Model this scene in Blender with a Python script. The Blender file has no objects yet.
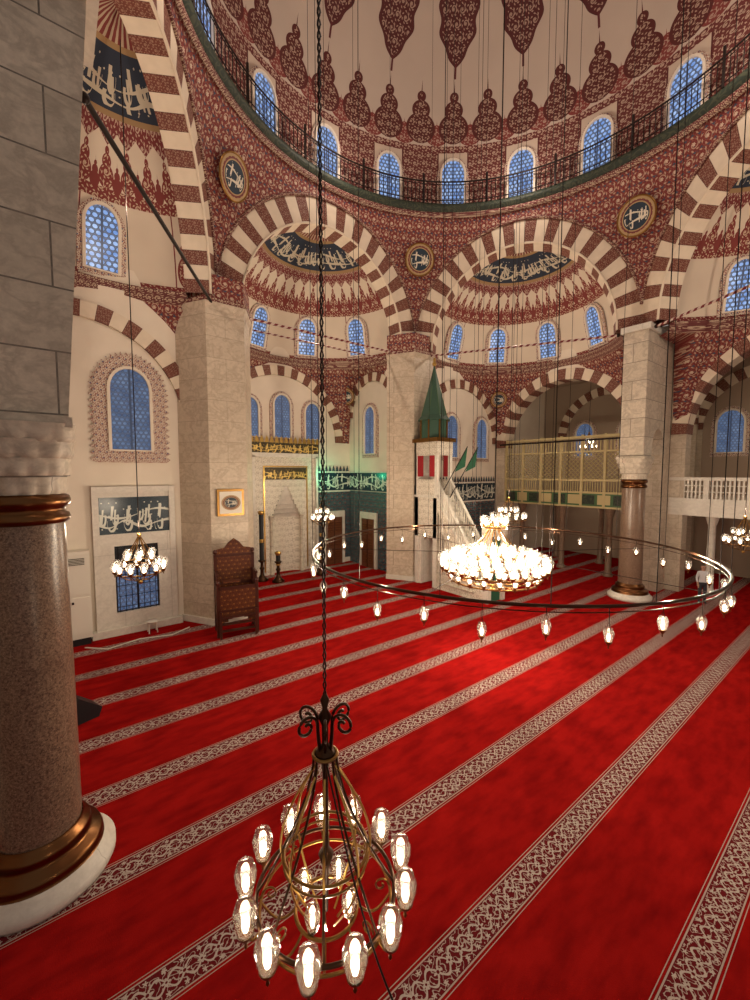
import bpy, math, random
from math import sin,cos,pi,sqrt,radians,atan2,tan
from mathutils import Vector as V, Matrix
random.seed(7)
sc=bpy.context.scene
sc.view_settings.view_transform='Standard'

# ------------------------------------------------------------------ node helpers
class X:
    def __init__(s,T,o): s.T=T; s.o=o
    def __add__(s,b): return s.T.m('ADD',s,b)
    __radd__=__add__
    def __sub__(s,b): return s.T.m('SUBTRACT',s,b)
    def __rsub__(s,b): return s.T.m('SUBTRACT',b,s)
    def __mul__(s,b): return s.T.m('MULTIPLY',s,b)
    __rmul__=__mul__
    def __truediv__(s,b): return s.T.m('DIVIDE',s,b)
    def __lt__(s,b): return s.T.m('LESS_THAN',s,b)
    def __gt__(s,b): return s.T.m('GREATER_THAN',s,b)
    def abs(s): return s.T.m('ABSOLUTE',s)
    def sin(s): return s.T.m('SINE',s)
    def cos(s): return s.T.m('COSINE',s)
    def fr(s): return s.T.m('FRACT',s)
    def fl(s): return s.T.m('FLOOR',s)
    def sqrt(s): return s.T.m('SQRT',s)
    def pw(s,b): return s.T.m('POWER',s,b)
    def mn(s,b): return s.T.m('MINIMUM',s,b)
    def mx(s,b): return s.T.m('MAXIMUM',s,b)
    def atan2(s,b): return s.T.m('ARCTAN2',s,b)
class T:
    def __init__(s,name):
        s.mat=bpy.data.materials.new(name); s.mat.use_nodes=True
        s.nt=s.mat.node_tree; s.n=s.nt.nodes
        s.b=s.n['Principled BSDF']; MATS[name]=s.mat
    def L(s,a,b): s.nt.links.new(a,b)
    def m(s,op,*a):
        n=s.n.new('ShaderNodeMath'); n.operation=op
        for i,x in enumerate(a):
            if isinstance(x,X): s.L(x.o,n.inputs[i])
            else: n.inputs[i].default_value=x
        return X(s,n.outputs[0])
    def pos(s):
        g=s.n.new('ShaderNodeNewGeometry'); q=s.n.new('ShaderNodeSeparateXYZ'); s.L(g.outputs['Position'],q.inputs[0])
        return [X(s,q.outputs[i]) for i in range(3)]
    def uv(s):
        g=s.n.new('ShaderNodeTexCoord'); q=s.n.new('ShaderNodeSeparateXYZ'); s.L(g.outputs['UV'],q.inputs[0])
        return [X(s,q.outputs[i]) for i in range(2)]
    def vec(s,x,y,z=0.0):
        c=s.n.new('ShaderNodeCombineXYZ')
        for i,a in enumerate((x,y,z)):
            if isinstance(a,X): s.L(a.o,c.inputs[i])
            else: c.inputs[i].default_value=a
        return c.outputs[0]
    def noise(s,v,scale,detail=2.0,dist=0.0,rough=.5):
        n=s.n.new('ShaderNodeTexNoise'); s.L(v,n.inputs['Vector']); n.inputs['Scale'].default_value=scale
        n.inputs['Detail'].default_value=detail; n.inputs['Distortion'].default_value=dist; n.inputs['Roughness'].default_value=rough
        return X(s,n.outputs[0])
    def vor(s,v,scale,feat='F1'):
        n=s.n.new('ShaderNodeTexVoronoi'); n.feature=feat; s.L(v,n.inputs['Vector']); n.inputs['Scale'].default_value=scale
        return X(s,n.outputs['Distance'])
    def mix(s,f,a,b):
        n=s.n.new('ShaderNodeMix'); n.data_type='RGBA'
        if isinstance(f,X): s.L(f.o,n.inputs['Factor'])
        else: n.inputs['Factor'].default_value=f
        for k,c in (('A',a),('B',b)):
            sk=[i for i in n.inputs if i.name==k and i.type=='RGBA'][0]
            if isinstance(c,(tuple,list)): sk.default_value=(*c[:3],1)
            else: s.L(c,sk)
        return [o for o in n.outputs if o.type=='RGBA'][0]
    def setc(s,c):
        if isinstance(c,(tuple,list)): s.b.inputs['Base Color'].default_value=(*c[:3],1)
        else: s.L(c,s.b.inputs['Base Color'])
    def p(s,rough=.6,metal=0,emis=None,es=0,spec=.4):
        s.b.inputs['Roughness'].default_value=rough; s.b.inputs['Metallic'].default_value=metal
        s.b.inputs['Specular IOR Level'].default_value=spec
        if emis is not None:
            if isinstance(emis,(tuple,list)): s.b.inputs['Emission Color'].default_value=(*emis[:3],1)
            else: s.L(emis,s.b.inputs['Emission Color'])
            s.b.inputs['Emission Strength'].default_value=es
    def bump(s,h,st=.3,d=.02):
        n=s.n.new('ShaderNodeBump'); n.inputs['Strength'].default_value=st; n.inputs['Distance'].default_value=d
        s.L(h.o,n.inputs['Height']); s.L(n.outputs[0],s.b.inputs['Normal'])
    def curls(s,v,scale,freq=6,w=.16,dist=.4):
        n=s.noise(v,scale,0.5,dist)
        return ((n*freq).fr()-.5).abs()<w
    def scroll(s,u,v,cell,w=.15):
        U=u/cell; Vv=v/cell; row=Vv.fl(); uu=U+(row*.5).fr(); a=uu.fr()-.5; b=Vv.fr()-.5
        r=(a*a+b*b).sqrt(); ang=b.atan2(a)/(2*pi); par=((uu.fl()+row)*.5).fr()*4.0-1.0
        sp=((ang*par+r*3.1).fr()-.5).abs()<w
        lf=(((ang*7.0+r*2.0).fr()-.5).abs()<.2)*(r>.36)*(r<.49)
        fl=r<(((ang*2*pi*6).cos()*.25+1.0)*.12)
        ln=(sp*(r<.36)*(r>.12)).mx(lf); corner=r>.60
        return ln,fl,corner
    def callig(s,u,v,k=2.2,th=1.0):
        # dense script-like strokes in v -1..1 : tapering verticals, bowls, swinging baselines and dots
        def layer(off,k2):
            q=u*k2+off; i=q.fl(); rn=((i*12.9898+off).sin()*43.7).fr(); f=q.fr()-.5
            al=((f-v*.14+(rn-.5)*.3).abs()<((v+1.0)*.03+.035)*th)*(v>(rn*.6-.6))*(v<(rn*.5+.30))
            bx=(f+(rn-.5)*.4)*1.0; by=(v+rn*.9-.25)*.55; r=(bx*bx+by*by).sqrt()
            bowl=((r-.24).abs()<(bx+.3).mx(0.0)*.13*th)*(by<.10)
            return al.mx(bowl)
        c1=((v+.42)-((u*k*1.9+(u*k*.9).sin()*1.5).sin()*.20)).abs()<((u*k*2.6).sin()*.03+.06)*th
        c2=((v-.18)-((u*k*1.3+2.0).sin()*.26)).abs()<((u*k*2.1).sin()*.025+.04)*th
        q2=(u*k*2.3).fr()-.5; v2=(v*2.6+.3).fr()-.5; dt=((q2*q2+v2*v2).sqrt()<.10)*(((u*k*2.3).fl()*7.3+(v*2.6+.3).fl()*3.1).sin()>.2)
        return layer(0.0,k).mx(layer(.47,k*1.37)).mx(c1).mx(c2).mx(dt)*(v.abs()<.88)
MATS={}
def plain(name,c,rough=.6,metal=0,emis=None,es=0):
    t=T(name); t.setc(c); t.p(rough,metal,emis,es); return t
t=T('plaster'); x,y,z=t.pos(); n=t.noise(t.vec(x,y,z),1.2,4)
t.setc(t.mix(n,(.82,.73,.61),(.68,.59,.48))); t.p(.75)
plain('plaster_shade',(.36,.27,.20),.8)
def marble(name,c1,c2,bw,bh,vein,mort,ms=.010,vs=.35):
    t=T(name); x,y,z=t.pos(); 
    br=t.n.new('ShaderNodeTexBrick'); t.L(t.vec(x+y,z,0),br.inputs['Vector'])
    br.inputs['Color1'].default_value=(*c1,1); br.inputs['Color2'].default_value=(*c2,1); br.inputs['Mortar'].default_value=(*mort,1)
    br.inputs['Scale'].default_value=1; br.inputs['Mortar Size'].default_value=ms; br.inputs['Brick Width'].default_value=bw; br.inputs['Row Height'].default_value=bh
    n=t.noise(t.vec((x+y)*.9,(x-y)*.9,z*1.8),1.3,6,.5,.6)
    m=((n-.5).abs()*14.0); m=m.mn(1.0)
    n2=t.noise(t.vec(x*2,y*2,z*2),5,5,0,.65)
    c=t.mix((1.0-m)*vs,br.outputs['Color'],vein)
    c=t.mix((n2-.35).mx(0.0)*1.2,c,vein)
    t.setc(c); t.p(.45); return t
marble('marble_blocks',(.66,.56,.44),(.56,.47,.36),1.9,.80,(.36,.28,.20),(.34,.28,.21),.008,.5)
marble('marble_grey',(.70,.61,.49),(.60,.52,.41),2.9,.85,(.34,.28,.22),(.13,.11,.09),.012,.5)
marble('marble_white',(.74,.69,.61),(.70,.65,.57),3.0,3.0,(.50,.46,.40),(.5,.46,.40))
t=T('granite'); x,y,z=t.pos(); a=t.noise(t.vec(x,y,z),32,6,0,.85); b=t.noise(t.vec(x,y,z),5,5)
sp=t.vor(t.vec(x,y,z),26)<.20
c=t.mix(((a-.40)*5).mx(0.0).mn(1.0),(.055,.028,.020),(.36,.25,.17)); c=t.mix(sp*.5,c,(.48,.36,.26)); t.setc(t.mix(b*.4,c,(.16,.09,.06))); t.p(.28)
plain('bronze',(.15,.065,.025),.28,1); plain('gold',(.60,.38,.11),.32,1); plain('iron',(.022,.014,.012),.45,.6)
plain('brass_dark',(.26,.135,.04),.35,1)
plain('dark_bronze',(.06,.028,.015),.35,.9)
plain('black',(.012,.012,.014),.5); plain('green_roof',(.035,.085,.055),.5); plain('gallery_green',(.06,.13,.05),.5)
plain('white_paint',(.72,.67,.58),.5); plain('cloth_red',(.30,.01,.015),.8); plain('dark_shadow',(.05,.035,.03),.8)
plain('cloth_green',(.02,.10,.05),.8)
plain('cloth_white',(.62,.62,.64),.8); plain('cloth_dark',(.03,.03,.04),.8); plain('skin',(.5,.28,.19),.6); plain('hair',(.02,.014,.01),.7)
plain('lattice_gold',(.50,.40,.20),.5); plain('screen_dark',(.02,.025,.03),.3)
plain('bulb',(1,.9,.75),.5,0,(1.0,.82,.58),12); plain('bulb_far',(1,.9,.75),.5,0,(1.0,.86,.66),10)
plain('green_led',(.0,.5,.3),.5,0,(.02,.9,.45),2.2)
t=T('lamp_glass'); nt=t.nt
tr=t.n.new('ShaderNodeBsdfTransparent'); gl=t.n.new('ShaderNodeBsdfGlossy'); gl.inputs['Roughness'].default_value=.08
lw=t.n.new('ShaderNodeLayerWeight'); lw.inputs[0].default_value=.42
tl=t.n.new('ShaderNodeBsdfTranslucent'); tl.inputs[0].default_value=(.98,.92,.82,1)
m1=t.n.new('ShaderNodeMixShader'); m1.inputs[0].default_value=.14; t.L(tr.outputs[0],m1.inputs[1]); t.L(tl.outputs[0],m1.inputs[2])
m2=t.n.new('ShaderNodeMixShader'); t.L(lw.outputs['Facing'],m2.inputs[0]); t.L(m1.outputs[0],m2.inputs[1]); t.L(gl.outputs[0],m2.inputs[2])
t.L(m2.outputs[0],t.n['Material Output'].inputs[0])
t=T('voussoir_red'); x,y,z=t.pos(); n=t.noise(t.vec(x,y,z),5,3); base=t.mix(n,(.18,.045,.026),(.11,.026,.017)); u,v=t.uv()
ln,fl,co=t.scroll(u,v*2.0,.5,.11); e=((u-.5).abs()>.45)
c=t.mix(ln.mx(fl)*.38,base,(.55,.40,.28)); t.setc(t.mix(e*.5,c,(.06,.02,.015))); t.p(.6)
t=T('voussoir_cream'); x,y,z=t.pos(); n=t.noise(t.vec(x,y,z),3,4)
t.setc(t.mix(n,(.80,.69,.54),(.62,.52,.40))); t.p(.6)
t=T('arabesque_red'); u,v=t.uv()
l1,f1,c1=t.scroll(u,v,.50,.11); l2,f2,c2=t.scroll(u+.21,v+.13,.22,.14)
c=t.mix(l2*.5,(.16,.018,.016),(.34,.13,.09)); c=t.mix(l1*.62,c,(.56,.42,.30)); c=t.mix(f2*.6,c,(.04,.06,.09)); c=t.mix(f1*.85,c,(.60,.48,.36)); c=t.mix(c1,c,(.04,.06,.10))
t.setc(c); t.p(.7)
t=T('lace_border'); u,v=t.uv(); 
l1,f1,c1=t.scroll(u,v,.20,.19)
c=t.mix(l1,(.62,.52,.42),(.22,.04,.035)); c=t.mix(f1,c,(.05,.08,.18)); c=t.mix(c1,c,(.20,.04,.035)); t.setc(c); t.p(.7)
def wglass(name,cell,c1,c2,es):
    t=T(name); u,v=t.uv(); row=(v/(cell*.87)).fl(); off=(row*.5).fr()
    a=(u/cell+off).fr()-.5; b=(v/(cell*.87)).fr()-.5; r=(a*a+b*b).sqrt()
    n=t.noise(t.vec(u,v,0),2.6,2); blue=t.mix(((n-.3)*2.2).mx(0.0).mn(1.0),c1,c2)
    m=r<.38; m2=(r<.48)*(r>.38)
    e=t.mix(m,(.10,.12,.19),blue); e=t.mix(m2,e,(.02,.03,.06))
    brd=(((u-3.0).abs()*1.0)<.035); e=t.mix(brd,e,(.03,.04,.07))
    t.setc((.03,.04,.06)); t.p(.3,0,e,es); return t
wglass('glass_blue',.20,(.10,.24,.62),(.45,.62,.92),1.0)
wglass('glass_blue_low',.17,(.04,.08,.18),(.17,.25,.40),.85)
def medal(name,bg,ink,rim,ring2):
    t=T(name); u,v=t.uv(); r=(u*u+v*v).sqrt(); ang=v.atan2(u)
    ink_m=t.callig(u+5.0,v*1.6,2.0)*(r<.62)
    c=t.mix(ink_m,bg,ink); c=t.mix((r>.68),c,rim)
    pet=((ang*20).sin()*.05+.86)<r; c=t.mix((r>.74)*(r<.84),c,ring2); c=t.mix(pet,c,rim); t.setc(c); t.p(.6); return t
medal('medallion_paint',(.015,.03,.05),(.66,.60,.48),(.40,.27,.13),(.16,.03,.03))
t=T('tile_calligraphy'); u,v=t.uv(); ink=t.callig(u+3.0,(v-.62)/.62,1.9); l,f,c0=t.scroll(u,v,.16,.14)
c=t.mix(l*.35,(.010,.022,.038),(.05,.11,.13)); c=t.mix(ink,c,(.62,.63,.55)); t.setc(c); t.p(.25)
t=T('tile_blue'); x,y,z=t.pos(); l,f,c0=t.scroll(x+y,z,.42,.14)
c=t.mix(l*.8,(.02,.04,.06),(.20,.27,.27)); c=t.mix(f.mx(c0),c,(.26,.07,.05)); t.setc(c); t.p(.25)
def palm(t,a,tt,w0):
    def bulge(c,h,k):
        q=(tt-c)/h; return (1.0-q*q).mx(0.0).sqrt()*(k*w0)
    o=bulge(.26,.26,1.0).mx(bulge(.56,.15,.62)).mx(bulge(.76,.08,.30)).mx((1.0-tt).mx(0.0)*(.22*w0))*((tt<1.0)*(tt>0.0))
    return a.abs()<o, a.abs()<(o-.07*w0/.4).mx(0.0)
t=T('dome_painting'); u,v=t.uv(); x,y,z=t.pos(); vv=t.vec(x,y,z)
a36=(u*36+.5).fr()-.5; a36h=(u*36).fr()-.5; a18=(u*18).fr()-.5; a18b=(u*18+.5).fr()-.5
l1,f1,c1=t.scroll(u*36*1.5,v/.95,.42,.16); fil=l1.mx(f1)
base=t.mix(t.noise(vv,.6,2),(.62,.52,.43),(.52,.43,.36))
c=base
p1o,p1i=palm(t,a36,(v-23.15)/2.75,.445); p2o,p2i=palm(t,a36h,(v-23.05)/1.2,.30)
c=t.mix(p2o,c,(.22,.045,.04)); c=t.mix(p2i*fil,c,(.44,.30,.24))
c=t.mix(p1o,c,(.10,.020,.018)); c=t.mix(p1i*fil,c,(.44,.31,.24))
tt=(v-26.35)/3.5; w=(tt.mx(0.0).mn(1.0)*pi).sin().pw(.8)*.34*((tt*26).sin()*.08+.92); ok=(tt>0.0)*(tt<1.0)
c=t.mix((a18.abs()<w)*ok,c,(.095,.020,.020)); c=t.mix((a18.abs()<(w-.05))*ok*fil,c,(.42,.29,.23))
c=t.mix((a18.abs()<.015)*(v>25.95)*(v<26.5),c,(.12,.022,.025))
tt=(v-28.5)/2.6; w=(tt.mx(0.0).mn(1.0)*pi).sin()*.33; ok=(tt>0.0)*(tt<1.0)
c=t.mix((a18b.abs()<w)*ok,c,(.14,.028,.032)); c=t.mix((a18b.abs()<(w-.06))*ok*fil,c,(.42,.29,.23))
bd=(v>22.7)*(v<23.05); c=t.mix(bd,c,(.14,.03,.028)); c=t.mix(bd*fil,c,(.5,.36,.28))
dr=v<22.7; cd=t.mix(fil,(.13,.028,.024),(.43,.31,.24)); nich=((a18.abs()<.235)*(a18.abs()>.215)); cd=t.mix(a18.abs()<.235,cd,(.58,.47,.37)); cd=t.mix(nich,cd,(.10,.02,.02)); c=t.mix(dr,c,cd)
t.setc(c); t.p(.75)
t=T('halfdome_painting'); u,v=t.uv(); x,y,z=t.pos(); vv=t.vec(x,y,z)
l1,f1,c1=t.scroll(u*15.4,v,.36,.15); fil=l1.mx(f1); a20=(u*20).fr()-.5; a20h=(u*20+.5).fr()-.5; a10=(u*5).fr()-.5
base=t.mix(t.noise(vv,.8,2),(.74,.64,.51),(.64,.54,.43)); c=base
bd=(v>15.3)*(v<15.62); c=t.mix(bd,c,(.20,.032,.028)); c=t.mix(bd*fil,c,(.56,.42,.30))
p2o,p2i=palm(t,a20h,(v-15.55)/.75,.22); c=t.mix(p2o,c,(.20,.035,.03))
p1o,p1i=palm(t,a20,(v-15.6)/1.15,.34); c=t.mix(p1o,c,(.20,.032,.028)); c=t.mix(p1i*fil,c,(.56,.42,.30))
p3o,p3i=palm(t,a10.abs()-.5,(v-13.0)/2.2,.115); c=t.mix(p3o,c,(.22,.04,.035)); c=t.mix(p3i*fil,c,(.56,.42,.30))
s2=(a10.abs()>.355)*(a10.abs()<.37)*(v<15.3); c=t.mix(s2,c,(.20,.03,.03))
b2=(v<13.05); c=t.mix(b2,c,(.20,.03,.03)); c=t.mix(b2*fil,c,(.56,.42,.30)); 
q=(v-17.2); md=q>0.0; ink=t.callig(u*9.0,(v-17.55)/.33,1.5,1.2); mc=t.mix(ink,(.022,.032,.055),(.56,.50,.38)); c=t.mix(md,c,mc)
r1=(q>-.10)*(q<.0); c=t.mix(r1,c,(.33,.21,.10)); wv=(q+.36+(a20h.abs()*.5))
r2=(wv>0.0)*(q<-.10); c=t.mix(r2,c,(.18,.03,.03)); c=t.mix(r2*fil,c,(.5,.36,.28))
r4=(v>17.92); c=t.mix(r4,c,(.35,.22,.10)); r5=v>17.97; c=t.mix(r5,c,(.20,.035,.03)); c=t.mix(r5*(((u*26).fr()-.5).abs()<.22),c,(.5,.40,.28))
t.setc(c); t.p(.75)
# carpet
t=T('carpet'); x,y,z=t.pos(); vv=t.vec(x,y,0)
d=(((y-1.22)/1.9+.5).fr()-.5)*1.9; ad=d.abs(); P=.40
n=t.noise(vv,1.1,5,0,.65); n2=t.noise(vv,60,2); n3=t.noise(t.vec(x*.5,y*1.4,0),3.0,4)
red=t.mix((n*1.6-.3).mx(0.0).mn(1.0),(.25,.006,.006),(.41,.012,.010)); red=t.mix(n2*.35,red,(.18,.004,.004)); red=t.mix((n3-.4).mx(0.0)*1.8,red,(.11,.003,.004))
band=ad<.205
vine=((d-(x*(2*pi/P)).sin()*.095).abs()<.015)
vine2=((d+(x*(2*pi/P)).sin()*.095).abs()<.013)
def rose(ax,dx,r0,np):
    r=(ax*ax+dx*dx).sqrt(); an=dx.atan2(ax)
    return r<((an*np).cos()*.3+.7)*r0, r
a1=((x/P).fr()-.5)*P; a2=((x/P+.5).fr()-.5)*P; a3=((x/P*2+.5).fr()-.5)*P*.5
f1,r1=rose(a1,d,.066,6); f2,r2=rose(a2,d,.052,4); 
f3,r3=rose(a3,ad-.135,.034,5)
m=vine.mx(vine2).mx(f1).mx(f2).mx(f3)
hole=(r1<.02).mx(r2<.014)
lf=t.curls(vv,14,3,.10,.3)*(ad<.18)
m=m.mx(lf*.8)*(1.0-hole)
c=t.mix(band,red,t.mix(n2,(.15,.014,.018),(.10,.011,.013)))
c=t.mix(m*(ad<.175),c,(.46,.39,.34))
ln=((ad-.192).abs()<.009).mx((ad-.235).abs()<.005); c=t.mix(ln,c,(.42,.33,.28))
t.setc(c); t.p(1.0,spec=0.0); t.bump(n2,.3,.01)
t=T('carved_wood'); x,y,z=t.pos(); vv=t.vec(x,y,z); l,f,c0=t.scroll(x+y,z,.16,.14)
c=t.mix(l*.7,(.07,.015,.007),(.22,.08,.02)); c=t.mix(f,c,(.34,.16,.04)); t.setc(c); t.p(.4)
plain('wood_dark',(.055,.013,.007),.4); plain('wood_door',(.13,.045,.02),.45)
t=T('rod_twist'); u,v=t.uv(); m=((u*3.2+v).fr())<.5; t.setc(t.mix(m,(.60,.48,.42),(.16,.012,.015))); t.p(.5)
t=T('frieze'); x,y,z=t.pos(); l,f,c0=t.scroll(x+y,z+.1,.22,.15); t.setc(t.mix(l.mx(f),(.13,.03,.028),(.50,.38,.27))); t.p(.6)
t=T('cornice_green'); x,y,z=t.pos(); k=t.curls(t.vec(x,y,z),3,6,.2,.2); t.setc(t.mix(k*.6,(.020,.030,.020),(.065,.07,.04))); t.p(.6)
t=T('carved_marble'); x,y,z=t.pos(); l,f,c0=t.scroll(x+y,z,.34,.15); t.setc(t.mix(l.mx(f),(.70,.64,.54),(.46,.40,.32))); t.p(.5)
t=T('gold_calligraphy'); u,v=t.uv(); k=t.callig(u,(v-.3)/.32,2.4); t.setc(t.mix(k,(.06,.045,.02),(.75,.52,.15))); t.p(.4,.3)

# ------------------------------------------------------------------ mesh builder
UP=V((0,0,1))
class MB:
    def __init__(s): s.v=[];s.f=[];s.m=[];s.uv=[];s.sm=[]
    def face(s,pts,mat,uvs=None,smooth=False):
        b=len(s.v); s.v+= [tuple(p) for p in pts]; s.f.append(list(range(b,b+len(pts)))); s.m.append(mat)
        s.uv.append(uvs if uvs else [(0,0)]*len(pts)); s.sm.append(smooth)
    def grid(s,P,mat,uvs=None,smooth=True,closeu=False):
        b=len(s.v); nu=len(P); nv=len(P[0])
        for r in P: s.v+=[tuple(p) for p in r]
        for i in range(nu if closeu else nu-1):
            for j in range(nv-1):
                i2=(i+1)%nu
                s.f.append([b+i*nv+j,b+i2*nv+j,b+i2*nv+j+1,b+i*nv+j+1]); s.m.append(mat); s.sm.append(smooth)
                if uvs:
                    U2=uvs[i2] if i2>i else [(q[0]+uvs[-1][0][0]-uvs[0][0][0]+(uvs[1][0][0]-uvs[0][0][0]),q[1]) for q in uvs[0]]
                    s.uv.append([uvs[i][j],U2[j],U2[j+1],uvs[i][j+1]])
                else: s.uv.append([(0,0)]*4)
    def box(s,x0,x1,y0,y1,z0,z1,mat,M=None):
        c=[V((x,y,z)) for x in(x0,x1) for y in(y0,y1) for z in(z0,z1)]
        if M is not None: c=[M@p for p in c]
        for q in ((0,1,3,2),(4,6,7,5),(0,4,5,1),(2,3,7,6),(0,2,6,4),(1,5,7,3)):
            P=[c[i] for i in q]; w=(P[1]-P[0]).length; h=(P[3]-P[0]).length
            if abs(P[1][2]-P[0][2])>1e-6: uv=[(0,0),(0,w),(h,w),(h,0)]
            else: uv=[(0,0),(w,0),(w,h),(0,h)]
            s.face(P,mat,uv)
    def prism(s,poly,z0,z1,mat,cap=True):
        n=len(poly)
        for i in range(n):
            a=poly[i];b=poly[(i+1)%n]; L=sqrt((a[0]-b[0])**2+(a[1]-b[1])**2)
            s.face([(a[0],a[1],z0),(b[0],b[1],z0),(b[0],b[1],z1),(a[0],a[1],z1)],mat,[(0,z0),(L,z0),(L,z1),(0,z1)])
        if cap:
            s.face([(p[0],p[1],z1) for p in poly],mat); s.face([(p[0],p[1],z0) for p in reversed(poly)],mat)
    def taper(s,p0,z0,p1,z1,mat,cap=True):
        n=len(p0)
        for i in range(n):
            j=(i+1)%n
            s.face([(*p0[i],z0),(*p0[j],z0),(*p1[j],z1),(*p1[i],z1)],mat)
        if cap: s.face([(*p,z1) for p in p1],mat); s.face([(*p,z0) for p in reversed(p0)],mat)
    def lathe(s,prof,c,n,mat,a0=0,a1=2*pi,uvf=None,smooth=True,M=None):
        full=abs(a1-a0-2*pi)<1e-6; P=[];Q=[]
        for i in range(n if full else n+1):
            a=a0+(a1-a0)*i/n
            row=[V((c[0]+r*cos(a),c[1]+r*sin(a),c[2]+z)) for r,z in prof]
            if M is not None: row=[V(c)+M@(p-V(c)) for p in row]
            P.append(row)
            if uvf: Q.append([uvf(i/n,r,z+c[2]) for r,z in prof])
        s.grid(P,mat,Q if uvf else None,smooth,full)
    def tube(s,pts,r,mat,n=6,uv=False):
        pts=[V(p) for p in pts]; P=[];Q=[];L=0
        for i,p in enumerate(pts):
            d=(pts[min(i+1,len(pts)-1)]-pts[max(i-1,0)]); d.normalize()
            a=d.cross(UP) if abs(d.z)<.95 else d.cross(V((1,0,0))); a.normalize(); b=d.cross(a)
            if i: L+=(p-pts[i-1]).length
            rr=r[i] if isinstance(r,(list,tuple)) else r
            P.append([p+(a*cos(2*pi*k/n)+b*sin(2*pi*k/n))*rr for k in range(n+1)]); Q.append([(L,k/n) for k in range(n+1)])
        s.grid(P,mat,Q if uv else None,True)
    def ring(s,c,R,r,mat,n=48,m=8):
        P=[]
        for i in range(n):
            a=2*pi*i/n
            P.append([V((c[0]+(R+r*cos(b))*cos(a),c[1]+(R+r*cos(b))*sin(a),c[2]+r*sin(b))) for b in [2*pi*k/m for k in range(m+1)]])
        s.grid(P,mat,None,True,True)
    def sph(s,c,r,mat,n=10,sz=1):
        s.lathe([(max(r*cos(a),1e-4),r*sz*sin(a)) for a in [-pi/2+pi*k/6 for k in range(7)]],c,n,mat)
    def obj(s,name,parent=None):
        me=bpy.data.meshes.new(name); me.from_pydata(s.v,[],s.f); names=[]
        for q in s.m:
            if q not in names: names.append(q)
        for q in names: me.materials.append(MATS[q])
        idx={q:i for i,q in enumerate(names)}
        me.polygons.foreach_set('material_index',[idx[q] for q in s.m]); me.polygons.foreach_set('use_smooth',s.sm)
        ul=me.uv_layers.new(name='UVMap'); fl=[]
        for q in s.uv:
            for a in q: fl+= [a[0],a[1]]
        ul.data.foreach_set('uv',fl); me.validate(); me.update()
        o=bpy.data.objects.new(name,me); sc.collection.objects.link(o)
        if parent: o.parent=parent
        return o

def outline(w,h,n=12,k=1.2):
    hs=w/2*k; p=[(-w/2,0)]
    for i in range(n+1):
        a=pi*i/n; p.append((-w/2*cos(a),h-hs+hs*sin(a)))
    p.append((w/2,0)); return p
def ringplate(mb,O,R,U,N,po,pi_,c0,c1,mat,oshift=0):
    f=lambda q,c:O+R*q[0]+U*q[1]+N*c
    n=len(po)
    for i in range(n):
        j=(i+1)%n
        mb.face([f(po[i],c1),f(po[j],c1),f(pi_[j],c1),f(pi_[i],c1)],mat,[po[i],po[j],pi_[j],pi_[i]])
        mb.face([f(pi_[i],c1),f(pi_[j],c1),f(pi_[j],c0),f(pi_[i],c0)],mat,[pi_[i],pi_[j],pi_[j],pi_[i]])
        mb.face([f(po[i],c0),f(po[j],c0),f(po[j],c1),f(po[i],c1)],mat,[po[i],po[j],po[j],po[i]])
def sh(p,dy): return [(a,b+dy) for a,b in p]
wn=[0]
def window(O,R,U,N,w,h,border=.22,glass='glass_blue',bmat='lace_border',frame='plaster'):
    wn[0]+=1; mb=MB(); O=V(O)
    f=lambda q,c:O+R*q[0]+U*q[1]+N*c
    if border>0:
        ringplate(mb,O,R,U,N,sh(outline(w+.2+2*border,h+.1+2*border),-border-.05),sh(outline(w+.2,h+.15),-.05),-.05,.05,bmat)
    ringplate(mb,O,R,U,N,sh(outline(w+.2,h+.15),-.05),outline(w,h),.0,.13,frame)
    p=outline(w,h); mb.face([f(q,.03) for q in p],glass,[(a+3,b) for a,b in p])
    if border>.35:
        W=w+.2+2*border; H=h+.1+2*border; po=sh(outline(W,H,24),-border-.05)
        for i in range(len(po)-1):
            a=V((po[i][0],po[i][1])); b=V((po[i+1][0],po[i+1][1])); L=(b-a).length; k=max(1,int(L/.22)); c_=V((0,H*.45))
            for j in range(k):
                p0=a.lerp(b,j/k); p1=a.lerp(b,(j+1)/k); md=(p0+p1)/2; nn=V((b.y-a.y,a.x-b.x)).normalized()
                if (md+nn-c_).length<(md-c_).length: nn=-nn
                tp=md+nn*.16; mb.face([f(p0,.04),f(tp,.04),f(p1,.04)],bmat,[tuple(p0),tuple(tp),tuple(p1)])
    return mb.obj('window_%d'%wn[0])
def arch_band(mb,C,t,n,ri,ro,k,depth,nseg,mats=('voussoir_red','voussoir_cream'),a0=0,a1=pi,sub=2,back=False):
    C=V(C); f=lambda r,a,d:C+t*(-r*cos(a))+UP*(k*r*sin(a))+n*d
    for i in range(nseg):
        mt=mats[i%2]
        for j in range(sub):
            A=a0+(a1-a0)*(i+j/sub)/nseg; B=a0+(a1-a0)*(i+(j+1)/sub)/nseg; u0=j/sub;u1=(j+1)/sub
            uv=[(u0,0),(u1,0),(u1,1),(u0,1)]
            mb.face([f(ri,A,0),f(ri,B,0),f(ro,B,0),f(ro,A,0)],mt,uv)
            mb.face([f(ri,A,depth),f(ri,B,depth),f(ri,B,0),f(ri,A,0)],mt,uv)
            mb.face([f(ro,A,0),f(ro,B,0),f(ro,B,depth),f(ro,A,depth)],mt,uv)
            if back: mb.face([f(ri,A,depth),f(ri,B,depth),f(ro,B,depth),f(ro,A,depth)],mt,uv)
def disc(mb,O,R,U,r,mat,n=32):
    O=V(O); mb.face([O+R*(r*cos(2*pi*i/n))+U*(r*sin(2*pi*i/n)) for i in range(n)],mat,[(cos(2*pi*i/n),sin(2*pi*i/n)) for i in range(n)])
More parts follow.
